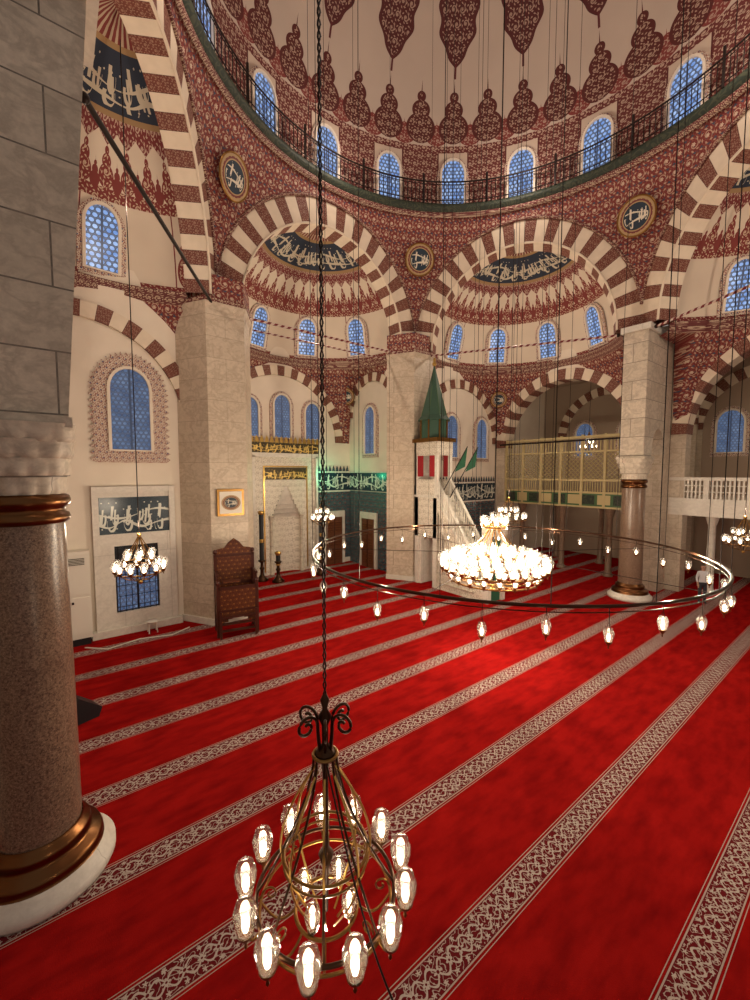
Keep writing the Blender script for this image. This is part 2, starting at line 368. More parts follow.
def medallion(name,O,R,U,N,r,mat='medallion_paint'):
    mb=MB(); O=V(O); disc(mb,O+N*.04,R,U,r,mat)
    M=Matrix((R,U,N)).transposed()
    P=[]
    for i in range(32):
        a=2*pi*i/32; P.append([O+M@V(((r+.04*cos(b))*cos(a),(r+.04*cos(b))*sin(a),.03+.04*sin(b))) for b in [2*pi*k/6 for k in range(7)]])
    mb.grid(P,'brass_dark',None,True,True); return mb.obj(name)

# ------------------------------------------------------------------ layout
CX,CY,RH=10.8,7.75,10.85
ZS=12.7; KA=1.08; RI,RO=4.45,5.5
hexv=[V((CX+RH*cos(radians(60*i)),CY+RH*sin(radians(60*i)),0)) for i in range(6)]
VW=17.75; UR=24.6; UL=-3.0
mb=MB(); mb.face([(-9,-9,0),(32,-9,0),(32,24,0),(-9,24,0)],'carpet'); mb.obj('floor')
ap=RH*cos(radians(30))
arches=MB(); pend=MB()
for i in range(6):
    mid_a=radians(60*i+30); n=V((cos(mid_a),sin(mid_a),0)); tt=V((-sin(mid_a),cos(mid_a),0))
    C=V((CX,CY,ZS))+n*ap
    arch_band(arches,C,tt,n,RI,RO,KA,.9,31,back=True)
    pts=[C+tt*(-(RO+.02)*cos(a))+UP*(KA*(RO+.02)*sin(a))-n*.03 for a in [radians(10)+radians(160)*q/40 for q in range(41)]]
    arches.tube(pts,.07,'frieze',6)
    pts=[C+tt*(-(RI)*cos(a))+UP*(KA*(RI)*sin(a))-n*.02 for a in [pi*q/40 for q in range(41)]]
    arches.tube(pts,.05,'voussoir_cream',6)
    P=[];Q=[]
    NS=40
    for k in range(NS+1):
        s=-RH/2+RH*k/NS; zb=ZS+KA*sqrt(max(RO*RO-s*s,0)); th=mid_a+atan2(s,ap)
        b=C+tt*s; b.z=zb; tp=V((CX+9.25*cos(th),CY+9.25*sin(th),19.45))
        row=[];qr=[]
        for j in range(9):
            q=j/8; p=b.lerp(tp,q); bul=.35*sin(pi*q)*(1-zb/25)*2
            p=p+V((cos(th),sin(th),0))*bul*.5; row.append(p); qr.append((th*9.9+30,p.z))
        P.append(row);Q.append(qr)
    pend.grid(P,'arabesque_red',Q)
arches.obj('trim_dome_arches'); pend.obj('wall_pendentives')
for i in range(6):
    th=radians(60*i); r=9.84; N=(V((-cos(th),-sin(th),-.28))).normalized(); R=V((-sin(th),cos(th),0)); U=R.cross(N)*-1
    if U.z<0: U=-U
    R=U.cross(N)
    medallion('calligraphy_medallion',(CX+r*cos(th),CY+r*sin(th),17.25),R,U,N,.76)
dome=MB(); 
prof=[(9.9,19.7+3.6*i/8) for i in range(9)]
for i in range(1,25):
    a=pi/2*i/24; prof.append((max(9.9*cos(a),.01),23.3+9.9*.92*sin(a)))
dome.lathe(prof,(CX,CY,0),108,'dome_painting',uvf=lambda u,r,z:(u,z))
dome.obj('ceiling_dome')
cor=MB(); cor.lathe([(9.28,19.3),(9.05,19.45),(9.05,19.62),(9.15,19.66),(9.15,19.72),(9.9,19.72)],(CX,CY,0),96,'cornice_green')
cor.lathe([(9.32,19.12),(9.20,19.2),(9.20,19.32),(9.28,19.3)],(CX,CY,0),96,'frieze'); cor.obj('trim_dome_cornice')
rl=MB(); rl.ring((CX,CY,20.75),9.12,.035,'iron',108,6); rl.ring((CX,CY,20.62),9.12,.02,'iron',108,4); rl.ring((CX,CY,19.85),9.12,.025,'iron',108,4)
for i in range(270):
    a=2*pi*i/270; x=CX+9.12*cos(a); y=CY+9.12*sin(a); r=.04 if i%15==0 else .014; h=21.1 if i%15==0 else 20.75
    rl.box(x-r,x+r,y-r,y+r,19.7,h,'iron')
rl.obj('dome_gallery_railing')
for i in range(18):
    a=radians(90-40+20*i+0)
    N=V((-cos(a),-sin(a),0)); R=V((-sin(a),cos(a),0))
    window((CX+9.82*cos(a),CY+9.82*sin(a),20.0),R,UP,N,1.15,2.25,.14)
def halfdome(idx,axis_deg,rect,walls):
    ax=radians(axis_deg); n=V((cos(ax),sin(ax),0)); c=V((CX,CY,0))+n*(ap+.9)
    mb=MB(); r0=4.95; prof=[]
    for i in range(25):
        a=pi/2*i/24; prof.append((max(r0*cos(a),.01),ZS+r0*1.1*sin(a)))
    mb.lathe(prof,(c.x,c.y,0),48,'halfdome_painting',ax-pi/2,ax+pi/2,uvf=lambda u,r,z:(u,z))
    mb.lathe([(r0+.05,ZS-.35),(r0-.08,ZS-.25),(r0-.08,ZS-.1),(r0-.22,ZS),(r0-.22,ZS+.12),(r0,ZS+.14)],(c.x,c.y,0),48,'frieze',ax-pi/2,ax+pi/2)
    u0,u1,v0,v1=rect; P=[];Q=[]
    NP=96
    for k in range(NP+1):
        th=ax-pi/2+pi*k/NP; d=V((cos(th),sin(th))); best=None
        for nm,val,comp in (('u1',u1,0),('u0',u0,0),('v1',v1,1),('v0',v0,1)):
            if val is None or abs(d[comp])<1e-6: continue
            tt=(val-c[comp])/d[comp]
            if tt>0 and (best is None or tt<best[0]): best=(tt,nm)
        tt,nm=best; hit=V((c.x+d.x*tt,c.y+d.y*tt))
        if (hit-V((c.x,c.y))).length<r0: hit=V((c.x+d.x*r0,c.y+d.y*r0))
        zb=ZS-.4
        if nm in walls:
            cc,rr,zs=walls[nm]; s=(hit[0] if nm[0]=='v' else hit[1])-cc
            zb=zs+sqrt(max(rr*rr-s*s,0))
            zb=min(zb,ZS-.35)
        top=V((c.x+d.x*(r0),c.y+d.y*(r0),ZS-.3)); bot=V((hit[0],hit[1],zb))
        row=[bot.lerp(top,q)+V((d.x,d.y,0))*(.25*sin(pi*q)*min(1,(top-bot).length/3)) for q in [j/6 for j in range(7)]]
        P.append(row); Q.append([(th*5.6+30,p.z) for p in row])
    mb.grid(P,'arabesque_red',Q); mb.obj('ceiling_halfdome_%d'%idx)
    for off in (-57,-19,19,57):
        a=ax+radians(off); N0=V((-cos(a),-sin(a),0)); R=V((-sin(a),cos(a),0))
        U=(N0*.62+UP*2.4).normalized(); N=(N0*2.4-UP*.62).normalized()
        window((c.x+4.86*cos(a),c.y+4.86*sin(a),13.15),R,U,N,.95,2.0,.15)
    return c
AV=(CX+10.1,3.9,8.0); AVL=(CX-10.1,3.9,8.0)
cBC=halfdome(1,90,(CX-4.95,CX+4.95,16.9,22.95),{'v1':(CX,4.3,7.95),'u1':(20.5,2.55,9.6),'u0':(20.5,2.55,9.6)})
cCD=halfdome(2,30,(None,UR,8.3,VW),{'v1':AV,'u1':(13.0,4.1,8.0)})
cDE=halfdome(3,-30,(None,UR,-3,7.2),{'u1':(2.5,4.1,8.0)})
cAB=halfdome(4,150,(UL,None,8.3,VW),{'v1':AVL,'u0':(13.0,4.1,8.0)})
w=MB(); w.box(-9,CX-4.95-.0,VW,VW+.5,0,13.4,'plaster'); w.obj('wall_qibla_left')
w=MB(); w.box(CX+4.95,31.5,VW,VW+.5,0,13.4,'plaster'); w.obj('wall_qibla_right')
w=MB(); w.box(CX-5.3,CX+5.3,22.95,23.4,0,13.4,'plaster'); w.obj('wall_mihrab')
w=MB(); w.box(CX+4.95,CX+5.4,VW+.5,22.95,0,13.4,'plaster'); w.obj('wall_mihrab_side_right')
w=MB(); w.box(CX-5.4,CX-4.95,VW+.5,22.95,0,13.4,'plaster'); w.obj('wall_mihrab_side_left')
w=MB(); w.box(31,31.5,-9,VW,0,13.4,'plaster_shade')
for vc in (13.0,4.6,-3.4): 
    arch_band(w,(30.85,vc,8.6),V((0,1,0)),V((1,0,0)),2.9,3.5,1.0,.15,23)
    w.box(30.9,31,vc-3.6,vc-2.9,4.7,8.6,'marble_blocks'); w.box(30.9,31,vc+2.9,vc+3.6,4.7,8.6,'marble_blocks')
w.obj('wall_right_outer')
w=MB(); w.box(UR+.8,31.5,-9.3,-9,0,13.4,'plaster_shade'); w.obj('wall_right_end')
w=MB(); w.box(-9.5,-9,-4,VW+.5,0,13.4,'plaster'); w.obj('wall_left_outer')
def arcade(name,u,th,bays,z1,sgn):
    mb=MB()
    for (a,b,c,r,zs,k) in bays:
        N=32
        for side in (0,1):
            uu=u+side*th
            for (p,q) in ((a,c-r),(c+r,b)):
                if q-p>.01: mb.face([(uu,p,0),(uu,q,0),(uu,q,z1),(uu,p,z1)],'marble_blocks' if side==0 else 'plaster')
            for i in range(N):
                s0=-r*cos(pi*i/N); s1=-r*cos(pi*(i+1)/N); h0=zs+k*sqrt(max(r*r-s0*s0,0)); h1=zs+k*sqrt(max(r*r-s1*s1,0))
                mb.face([(uu,c+s0,h0),(uu,c+s1,h1),(uu,c+s1,z1),(uu,c+s0,z1)],'plaster')
        for s in (-1,1): mb.face([(u,c+s*r,0),(u+th,c+s*r,0),(u+th,c+s*r,zs),(u,c+s*r,zs)],'marble_blocks')
        C=V((u-.1*sgn,c,zs)); arch_band(mb,C,V((0,1,0)),V((sgn,0,0)),r-.02,r+.62,k,th+.2,25,back=True)
    return mb.obj(name)
arcade('wall_arcade_right',UR,.8,[(8.25,VW,13.0,3.95,7.7,1.0),(-9,7.25,2.6,4.0,7.9,1.0)],13.4,1)
tr_=MB()
for vc in (8.0,):
    arch_band(tr_,(28.2,vc-.3,8.9),V((1,0,0)),V((0,1,0)),2.4,3.0,1.0,.6,19,back=True)
    tr_.box(UR+.8,25.8,vc-.3,vc+.3,0,8.9,'marble_blocks'); tr_.box(30.5,31,vc-.3,vc+.3,0,8.9,'marble_blocks')
tr_.obj('trim_aisle_arch')
w=MB(); w.box(UR+.002,UR+.78,7.25,8.25,0,13.38,'marble_blocks'); w.obj('wall_arcade_pier')
wa=MB()
arch_band(wa,(AVL[0],VW-.12,8.0),V((1,0,0)),V((0,1,0)),3.4,3.95,1.0,.12,25)
arch_band(wa,(AV[0],VW-.12,8.0),V((1,0,0)),V((0,1,0)),3.4,3.95,1.0,.12,25)
arch_band(wa,(CX,22.95-.12,7.95),V((1,0,0)),V((0,1,0)),3.8,4.35,1.0,.12,29)
arch_band(wa,(CX+4.95-.12,20.5,9.6),V((0,1,0)),V((1,0,0)),2.05,2.55,1.0,.12,17)
arch_band(wa,(CX-4.95+.12,20.5,9.6),V((0,1,0)),V((-1,0,0)),2.05,2.55,1.0,.12,17)
wa.obj('trim_wall_arches')
def bpier(name,cx,flip=1):
    mb=MB(); pts=[(cx-1.5,VW),(cx-.72,16.4),(cx+.75,16.4),(cx+1.5,VW)]
    full=pts+[(cx+.8,VW+.6),(cx-.8,VW+.6)]
    mb.prism(full,0,ZS-.5,'marble_blocks')
    def sc_(f): return [(cx+(p[0]-cx)*f,VW+.6+(p[1]-VW-.6)*f) for p in full]
    mb.taper(full,ZS-.5,sc_(1.06),ZS-.25,'marble_blocks'); mb.prism(sc_(1.07),ZS-.25,ZS-.12,'frieze')
    mb.prism(full,ZS-.12,ZS+.8,'arabesque_red')
    mb.prism(sc_(1.05),0,.25,'marble_white')
    return mb.obj(name)
bpier('marble_pier',5.45); bpier('marble_pier',16.2)
def column(cx,cy,sg):
    mb=MB()
    mb.lathe([(.01,0),(.90,0),(.93,.06),(.93,.16),(.86,.2),(.82,.28),(.78,.31)],(cx,cy,0),48,'marble_white')
    mb.lathe([(.78,.31),(.76,.33),(.77,.39),(.74,.46),(.63,.50),(.60,.56),(.62,.61),(.60,.67),(.54,.71),(.52,.77)],(cx,cy,0),48,'bronze')
    mb.lathe([(.505,.75),(.50,2.5),(.475,5.3)],(cx,cy,0),48,'granite')
    mb.lathe([(.475,5.28),(.53,5.30),(.55,5.36),(.53,5.42),(.49,5.44),(.49,5.50),(.54,5.53),(.56,5.6),(.54,5.67),(.49,5.70)],(cx,cy,0),48,'bronze')
    tiers=[(5.7,.50),(5.95,.56),(6.2,.60),(6.42,.62)]
    for k,(z,r) in enumerate(tiers):
        P=[]
        for i in range(97):
            a=2*pi*i/96; 
            sq=min(1.0/max(abs(cos(a)),abs(sin(a))),1.25)
            f=1+(sq-1)*k/3*.9; lob=.04*abs(sin(a*8+(k%2)*pi/2))
            P.append([V((cx+(r*f*q+lob*(1-h))*cos(a),cy+(r*f*q+lob*(1-h))*sin(a),z+.25*h)) for q,h in ((.93,0),(1.0,.25),(1.0,.6),(1.05,1.0))])
        mb.grid(P,'marble_grey')
    mb.box(cx-.6,cx+.6,cy-.6,cy+.6,6.62,6.76,'marble_grey')
    near=sg<0
    e0=.56 if near else .44; e1=1.0 if near else .44
    xin=cx-e0*sg; xit=cx-e1*sg; xo=(UR if sg>0 else UL); xm0=cx+.5*sg; xm1=xo-.9*sg
    y0,y1=cy-.5,cy+.5
    def bx(a,b,z0,z1,m='marble_grey'): mb.box(min(a,b),max(a,b),y0,y1,z0,z1,m)
    A_=[(xm0,y0),(xin,y0),(xin,y1),(xm0,y1)]; B_=[(xm0,y0),(xit,y0),(xit,y1),(xm0,y1)]
    mb.taper(A_,6.76,B_,ZS,'marble_grey'); bx(xm1,xo,0,ZS,'marble_blocks'); 
    c=(xm0+xm1)/2; r=abs(xm1-xm0)/2; N=16
    for i in range(N):
        s0=-r*cos(pi*i/N); s1=-r*cos(pi*(i+1)/N); h0=6.9+1.5*sqrt(max(r*r-s0*s0,0)); h1=6.9+1.5*sqrt(max(r*r-s1*s1,0))
        for yy in (y0,y1): mb.face([(c+s0,yy,h0),(c+s1,yy,h1),(c+s1,yy,ZS),(c+s0,yy,ZS)],'marble_grey')
        mb.face([(c+s0,y0,h0),(c+s1,y0,h1),(c+s1,y1,h1),(c+s0,y1,h0)],'marble_grey')
    mb.box(min(xit-.12*sg,xo),max(xit-.12*sg,xo),y0-.12,y1+.12,ZS-.28,ZS-.02,'marble_white')
    return mb.obj('marble_column')
column(-.37,7.66,-1); column(21.6,7.75,1)
for k in (4,5):
    h=hexv[k]; mb=MB(); mb.prism([(h.x+.7*cos(radians(60*i)),h.y+.7*sin(radians(60*i))) for i in range(6)],0,ZS,'marble_grey'); mb.obj('rear_pier')
def inset(a,b,d): return a+(b-a).normalized()*d
for i in range(6):
    a,b=hexv[i],hexv[(i+1)%6]; mb=MB(); z=V((0,0,ZS-.25)); 
    p,q=inset(a,b,1.5 if i==3 else .9)+z,inset(b,a,1.45 if i==2 else .9)+z
    mb.tube([p.lerp(q,k/30) for k in range(31)],.055,'rod_twist' if i!=2 else 'iron',8,uv=True)
    mb.sph(p,.09,'iron'); mb.sph(q,.09,'iron'); mb.obj('tie_rod')
mb=MB(); mb.tube([V((CX-3.7,17.7,12.2)),V((CX+3.7,17.7,12.2))],.04,'rod_twist',8,uv=True); mb.obj('tie_rod')
mb=MB(); mb.tube([V((UR-.15,9.2,7.9)),V((UR-.15,17.2,7.9))],.05,'iron',8); mb.obj('tie_rod')
def corner_med(cx,cy,dx,dy,z,r=.5):
    N=V((dx,dy,-.55)).normalized(); R=V((-dy,dx,0)).normalized(); U=R.cross(N); U=U if U.z>0 else -U; R=U.cross(N)
    medallion('corner_medallion',(cx,cy,z),R,U,N,r)
corner_med(CX+4.25,22.25,-1,-1,10.9,.5)
corner_med(UR-.85,VW-.85,-1,-1,10.9,.5)
XR=V((1,0,0)); NY=V((0,-1,0))
window((2.33,VW-.02,6.85),XR,UP,NY,1.25,2.95,.42,'glass_blue_low')
window((20.0,VW-.02,7.0),XR,UP,NY,1.1,2.6,.2,'glass_blue_low'); window((23.0,VW-.02,7.0),XR,UP,NY,1.1,2.6,.2,'glass_blue_low')
for u in (CX-1.95,CX+.05,CX+2.1): window((u,22.93,8.1),XR,UP,NY,1.0,2.5 if abs(u-CX)<1 else 2.2,.17,'glass_blue_low')
window((CX+4.93,20.6,7.2),V((0,-1,0)),UP,V((-1,0,0)),1.0,2.9,.2,'glass_blue_low')
for v in (11.5,14.5,6.2,3.0,-3.4): window((30.98,v,7.2),V((0,-1,0)),UP,V((-1,0,0)),1.2,2.4,.2,'glass_blue_low')
def lowwin(cx,cy,name):
    mb=MB(); O=V((cx,cy,0))
    def b(x0,x1,z0,z1,d,m): mb.box(cx+x0,cx+x1,cy-d,cy,z0,z1,m)
    b(-1.35,-1.15,.1,5.3,.18,'marble_white'); b(1.15,1.35,.1,5.3,.18,'marble_white'); b(-1.35,1.35,5.3,5.5,.22,'marble_white'); b(-1.5,1.5,0,.25,.3,'marble_white')
    b(-1.15,1.15,3.75,5.1,.08,'tile_calligraphy'); b(-1.15,1.15,5.1,5.3,.12,'marble_white'); b(-1.15,1.15,3.55,3.75,.15,'marble_white')
    b(-1.15,-.72,.25,3.55,.14,'marble_white'); b(.72,1.15,.25,3.55,.14,'marble_white'); b(-.72,.72,.25,.8,.14,'marble_white'); b(-.72,.72,3.3,3.55,.14,'marble_white')
    b(-.72,.72,.8,3.3,.02,'screen_dark')
    b(-.66,-.04,.86,2.5,.05,'glass_blue_low'); b(.04,.66,.86,2.5,.05,'glass_blue_low'); b(-.66,.66,2.6,3.2,.05,'screen_dark')
    for i in range(7): mb.tube([V((cx-.6+.2*i,cy-.08,.8)),V((cx-.6+.2*i,cy-.08,3.3))],.012,'iron',4)
    for i in range(6): mb.tube([V((cx-.72,cy-.08,1.0+.4*i)),V((cx+.72,cy-.08,1.0+.4*i))],.012,'iron',4)
    wn[0]+=1; return mb.obj('window_%d'%wn[0])
lowwin(2.35,VW-.01,'a')
w=MB()
def dado(mb,x0,x1,y,z1=6.1):
    mb.box(x0,x1,y-.06,y,0,z1-1.3,'tile_blue'); mb.box(x0,x1,y-.08,y,z1-1.25,z1-.1,'tile_calligraphy'); mb.box(x0,x1,y-.12,y,z1-.1,z1,'marble_white'); mb.box(x0,x1,y-.1,y,z1-1.35,z1-1.25,'marble_white'); mb.box(x0,x1,y-.1,y,0,.3,'marble_white')
dado(w,CX+2.3,CX+4.94,22.94); dado(w,CX-4.94,CX-2.3,22.94); dado(w,18.0,UR-.02,VW-.01,5.4)
w.box(CX+4.87,CX+4.94,VW+.6,22.8,0,4.8,'tile_blue'); w.box(CX+4.85,CX+4.94,VW+.6,22.8,4.85,6.0,'tile_calligraphy'); w.box(CX+4.82,CX+4.94,VW+.6,22.8,6.0,6.1,'marble_white')
w.obj('tile_wainscot')
mb=MB()
for i in range(22):
    u=18.6+i*.27; mb.face([(u,VW-.1,5.4),(u+.24,VW-.1,5.4),(u+.2,VW-.1,5.6),(u+.12,VW-.1,5.78),(u+.04,VW-.1,5.6)],'tile_blue')
for i in range(9):
    u=CX+2.4+i*.27; mb.face([(u,22.83,6.1),(u+.24,22.83,6.1),(u+.2,22.83,6.3),(u+.12,22.83,6.48),(u+.04,22.83,6.3)],'tile_blue')
mb.obj('trim_tile_cresting')
def door(mb,cx,cy,axis):
    def b(a0,a1,z0,z1,d,m):
        if axis=='x': mb.box(cx+a0,cx+a1,cy-d,cy,z0,z1,m)
        else: mb.box(cx-d,cx,cy+a0,cy+a1,z0,z1,m)
    b(-.85,.85,0,3.5,.12,'marble_white'); b(-.62,.62,0,3.1,.16,'wood_door')
    for s in (-1,1):
        for z in (.3,1.2,2.1): b(s*.31-.22,s*.31+.22,z,z+.7,.19,'carved_wood')
    b(-.02,.02,0,3.1,.2,'wood_dark')
mb=MB(); door(mb,CX+3.55,22.85,'x'); mb.obj('door_1'); mb=MB(); door(mb,CX+4.84,20.6,'y'); mb.obj('door_2')
# --- mihrab
mb=MB(); c=CX+.05; y=22.94
def b(x0,x1,z0,z1,d,m): mb.box(c+x0,c+x1,y-d,y,z0,z1,m)
b(-1.95,-1.0,0,6.9,.45,'carved_marble'); b(1.0,1.95,0,6.9,.45,'carved_marble'); b(-1.0,1.0,5.2,6.9,.45,'carved_marble')
b(-2.1,-1.95,0,7.0,.6,'marble_white'); b(1.95,2.1,0,7.0,.6,'marble_white'); b(-2.15,2.15,6.9,7.15,.6,'marble_white')
b(-1.35,1.35,5.6,6.3,.5,'gold_calligraphy'); b(-1.42,-1.35,.2,6.4,.5,'gold'); b(1.35,1.42,.2,6.4,.5,'gold'); b(-1.42,1.42,6.33,6.4,.52,'gold')
b(-2.2,2.2,7.15,7.75,.55,'gold_calligraphy')
for i in range(15):
    u=c-2.1+i*.3; mb.face([(u-.13,y-.56,7.75),(u+.13,y-.56,7.75),(u+.09,y-.56,7.95),(u,y-.56,8.15),(u-.09,y-.56,7.95)],'gold')
for s in (-1,1):
    mb.lathe([(.14,0),(.14,.3),(.1,.35),(.1,3.2),(.14,3.3),(.16,3.5)],(c+s*.98,y-.48,0),12,'marble_grey')
P=[]
for i in range(17):
    a=pi*i/16; P.append([V((c-.9*cos(a),y-.42+.40*sin(a),z)) for z in (0,.8,1.6,2.4,3.3)])
mb.grid(P,'carved_marble')
for k in range(7):
    r=.9*(1-k/7.3); z0=3.3+k*.27
    P=[]
    for i in range(33):
        a=pi*i/32; l=.05*abs(sin(a*7+(k%2)*pi/2)); P.append([V((c-(r+l)*cos(a),y-.42+.40*(r/.9)*sin(a),z0)),V((c-(r*.96)*cos(a),y-.44+.36*(r/.9)*sin(a),z0+.2)),V((c-(r*.86)*cos(a),y-.45+.3*(r/.9)*sin(a),z0+.27))])
    mb.grid(P,'marble_white')
    for s in (-1,1): mb.box(c+min(s*r,s*1.0),c+max(s*r,s*1.0),y-.44,y-.1,z0,z0+.27,'carved_marble')
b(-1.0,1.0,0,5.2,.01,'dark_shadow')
mb.box(c+2.12,c+2.24,y-.3,y-.1,3.4,6.6,'green_led'); mb.obj('mihrab')
def candlestick(x,y,h):
    mb=MB(); mb.lathe([(.01,0),(.32,0),(.34,.08),(.2,.2),(.1,.35),(.09,.6),(.14,.7),(.08,.8),(.08,1.0),(.2,1.1),(.2,1.16),(.01,1.18)],(x,y,0),16,'dark_bronze')
    mb.lathe([(.12,1.16),(.12,h-.1),(.1,h),(.01,h+.02)],(x,y,0),12,'black'); mb.lathe([(.13,h*.55),(.14,h*.57),(.13,h*.6)],(x,y,0),12,'gold'); mb.lathe([(.13,h-.2),(.18,h-.12),(.18,h-.05),(.12,h)],(x,y,0),12,'gold')
    mb.obj('candlestick')
candlestick(CX-1.9,21.6,3.9); candlestick(CX+1.9,21.6,3.9); candlestick(CX-1.3,20.8,1.7); candlestick(CX+1.4,20.8,1.7)
# --- minbar
mb=MB(); u0,u1=15.42,16.58; vt,vb=14.6,11.2; zt=4.7
ns=20
for i in range(ns):
    v0_=vb+.5+(vt-vb-.5)*i/ns; v1_=vb+.5+(vt-vb-.5)*(i+1)/ns; mb.box(u0+.12,u1-.12,v0_,v1_,0,zt*(i+1)/ns,'marble_white')
for uu in (u0,u1-.12):
    a=[(vb+.4,0),(vt,0),(vt,zt),(vb+.4,.25)]
    for xx in (uu,uu+.12): mb.face([(xx,p[0],p[1]) for p in a],'carved_marble')
    r0=(vb+.4,.25);r1=(vt,zt)
    for (z0,z1,m) in ((0.0,.14,'marble_white'),(.78,.92,'marble_white')):
        for xx in (uu-.02,uu+.14): mb.face([(xx,r0[0],r0[1]+z0),(xx,r1[0],r1[1]+z0),(xx,r1[0],r1[1]+z1),(xx,r0[0],r0[1]+z1)],m)
        mb.face([(uu-.02,r0[0],r0[1]+z1),(uu+.14,r0[0],r0[1]+z1),(uu+.14,r1[0],r1[1]+z1),(uu-.02,r1[0],r1[1]+z1)],m)
    for i in range(21):
        f=i/20; v=r0[0]+(r1[0]-r0[0])*f; z=r0[1]+(r1[1]-r0[1])*f; mb.box(uu+.03,uu+.09,v-.03,v+.03,z+.1,z+.82,'marble_white')
    xx=(uu-.03 if uu==u0 else uu+.15)
    mb.tube([V((xx,vb+.9,.35)),V((xx,vt-.15,.35)),V((xx,vt-.15,zt-.75)),V((xx,vb+.9,.35))],.05,'marble_grey',5)
    mb.tube([V((xx,vb+1.6,.75)),V((xx,vt-.5,.75)),V((xx,vt-.5,zt-1.9)),V((xx,vb+1.6,.75))],.04,'marble_grey',5)
for (xa,xb) in ((u0,u0+.25),(u1-.25,u1)):
    for (ya,yb) in ((vt,vt+.25),(vt+1.35,vt+1.6)): mb.box(xa,xb,ya,yb,0,zt,'marble_white')
mb.box(u0,u1,vt,vt+1.6,2.6,zt,'carved_marble'); mb.box(u0-.05,u1+.05,vt-.05,vt+1.65,zt,zt+.12,'marble_white'); mb.box(u0+.1,u1-.1,vt+1.2,vt+1.5,0,2.6,'marble_white')
for (xa) in (u0,u1-.16):
    for (ya) in (vt,vt+1.44): mb.box(xa,xa+.16,ya,ya+.16,zt+.12,7.6,'marble_white')
mb.box(u0,u1,vt+1.5,vt+1.6,zt,7.6,'marble_white')
mb.box(u0,u0+.06,vt+.16,vt+1.44,zt+.12,zt+.95,'carved_marble'); mb.box(u1-.06,u1,vt+.16,vt+1.44,zt+.12,zt+.95,'carved_marble')
for s in (0,1):
    ux=u0+.02 if s==0 else u1-.08
    mb.box(ux,ux+.06,vt+.16,vt+.55,zt+1.1,7.2,'cloth_red'); mb.box(ux,ux+.06,vt+1.05,vt+1.44,zt+1.1,7.2,'cloth_red')
mb.box(u0-.02,u0+.05,vt+.1,vt+1.5,6.9,7.6,'carved_marble'); mb.box(u0-.02,u1,vt-.03,vt+.05,6.9,7.6,'carved_marble')
mb.box(u0-.12,u1+.12,vt-.12,vt+1.72,7.6,7.8,'brass_dark')
cu,cv=(u0+u1)/2,vt+.8
oc=lambda r:[(cu+r*cos(radians(45*i+22.5)),cv+r*sin(radians(45*i+22.5))) for i in range(8)]
mb.prism(oc(.72),7.8,8.75,'green_roof'); mb.taper(oc(.90),8.75,oc(.70),9.0,'green_roof')
mb.taper(oc(.70),9.0,oc(.03),11.6,'green_roof'); mb.sph((cu,cv,11.7),.12,'gold'); mb.sph((cu,cv,11.9),.07,'gold',sz=2)
for i in range(8):
    p=oc(.73)[i]; mb.tube([V((*p,7.8)),V((*p,8.8))],.05,'brass_dark',5); p2=oc(.705)[i]; mb.tube([V((*p2,9.0)),V((cu,cv,11.6))],.02,'gallery_green',4)
mb.box(u0-.08,u0+.18,vb+.1,vb+.4,0,3.1,'marble_white'); mb.box(u1-.18,u1+.08,vb+.1,vb+.4,0,3.1,'marble_white'); mb.box(u0-.12,u1+.12,vb+.05,vb+.45,3.1,3.5,'carved_marble')
mb.face([(u0-.1,vb+.1,3.5),(u1+.1,vb+.1,3.5),(u1-.2,vb+.1,3.85),(cu,vb+.1,4.2),(u0+.2,vb+.1,3.85)],'carved_marble')
mb.box(u0+.18,u1-.18,vb+.2,vb+.26,0,2.9,'cloth_green')
for (dx,c_) in ((.1,'cloth_green'),(.9,'cloth_green')):
    a=V((u0+dx,vt-.1,zt)); e=a+V((.7,-1.2,2.6)); mb.tube([a,e],.025,'iron',5)
    mb.face([e,e+V((-.05,.1,-1.0)),a.lerp(e,.55)+V((0,0,-.1)),a.lerp(e,.7)],c_)
mb.obj('minbar')
# --- preacher chair
mb=MB(); kx,ky=5.25,15.25; M=Matrix.Translation((kx,ky,0))@Matrix.Rotation(radians(-12),4,'Z')
def kb(x0,x1,y0,y1,z0,z1,m): mb.box(x0,x1,y0,y1,z0,z1,m,M)
for sx in (-1,1):
    for sy in (-1,1): kb(sx*.68-.06,sx*.68+.06,sy*.42-.06,sy*.42+.06,0,2.0 if sy<0 else 2.9,'wood_dark')
for (ya,yb) in ((-.46,-.4),(.4,.46)):
    kb(-.64,.64,ya,yb,1.0,1.75,'carved_wood'); kb(-.68,.68,ya-.02,yb+.02,1.75,1.85,'wood_dark'); kb(-.68,.68,ya-.02,yb+.02,.92,1.0,'wood_dark')
    for i in range(9):
        xx=-.62+i*.138; hgt=.15+.35*abs((i-4)/4)**1.5; kb(xx,xx+.138,ya,yb,.92-hgt,.92,'carved_wood')
for xa in (-.72,.66):
    kb(xa,xa+.06,-.4,.4,1.0,1.75,'carved_wood'); kb(xa-.02,xa+.08,-.42,.42,1.75,1.85,'wood_dark')
    for i in range(5):
        yy=-.38+i*.152; hgt=.12+.3*abs((i-2)/2)**1.5; kb(xa,xa+.06,yy,yy+.152,.92-hgt,.94,'carved_wood')
    kb(xa,xa+.06,-.38,.38,.1,.18,'wood_dark')
    for i in range(6): kb(xa+.01,xa+.05,-.36+i*.13,-.32+i*.13,1.85,2.25,'wood_dark')
    kb(xa-.01,xa+.07,-.42,.42,2.25,2.32,'wood_dark')
kb(-.66,.66,-.4,.4,1.35,1.42,'cloth_red'); kb(-.66,.66,.38,.45,1.85,2.8,'carved_wood'); kb(-.72,.72,.36,.48,2.8,2.9,'wood_dark')
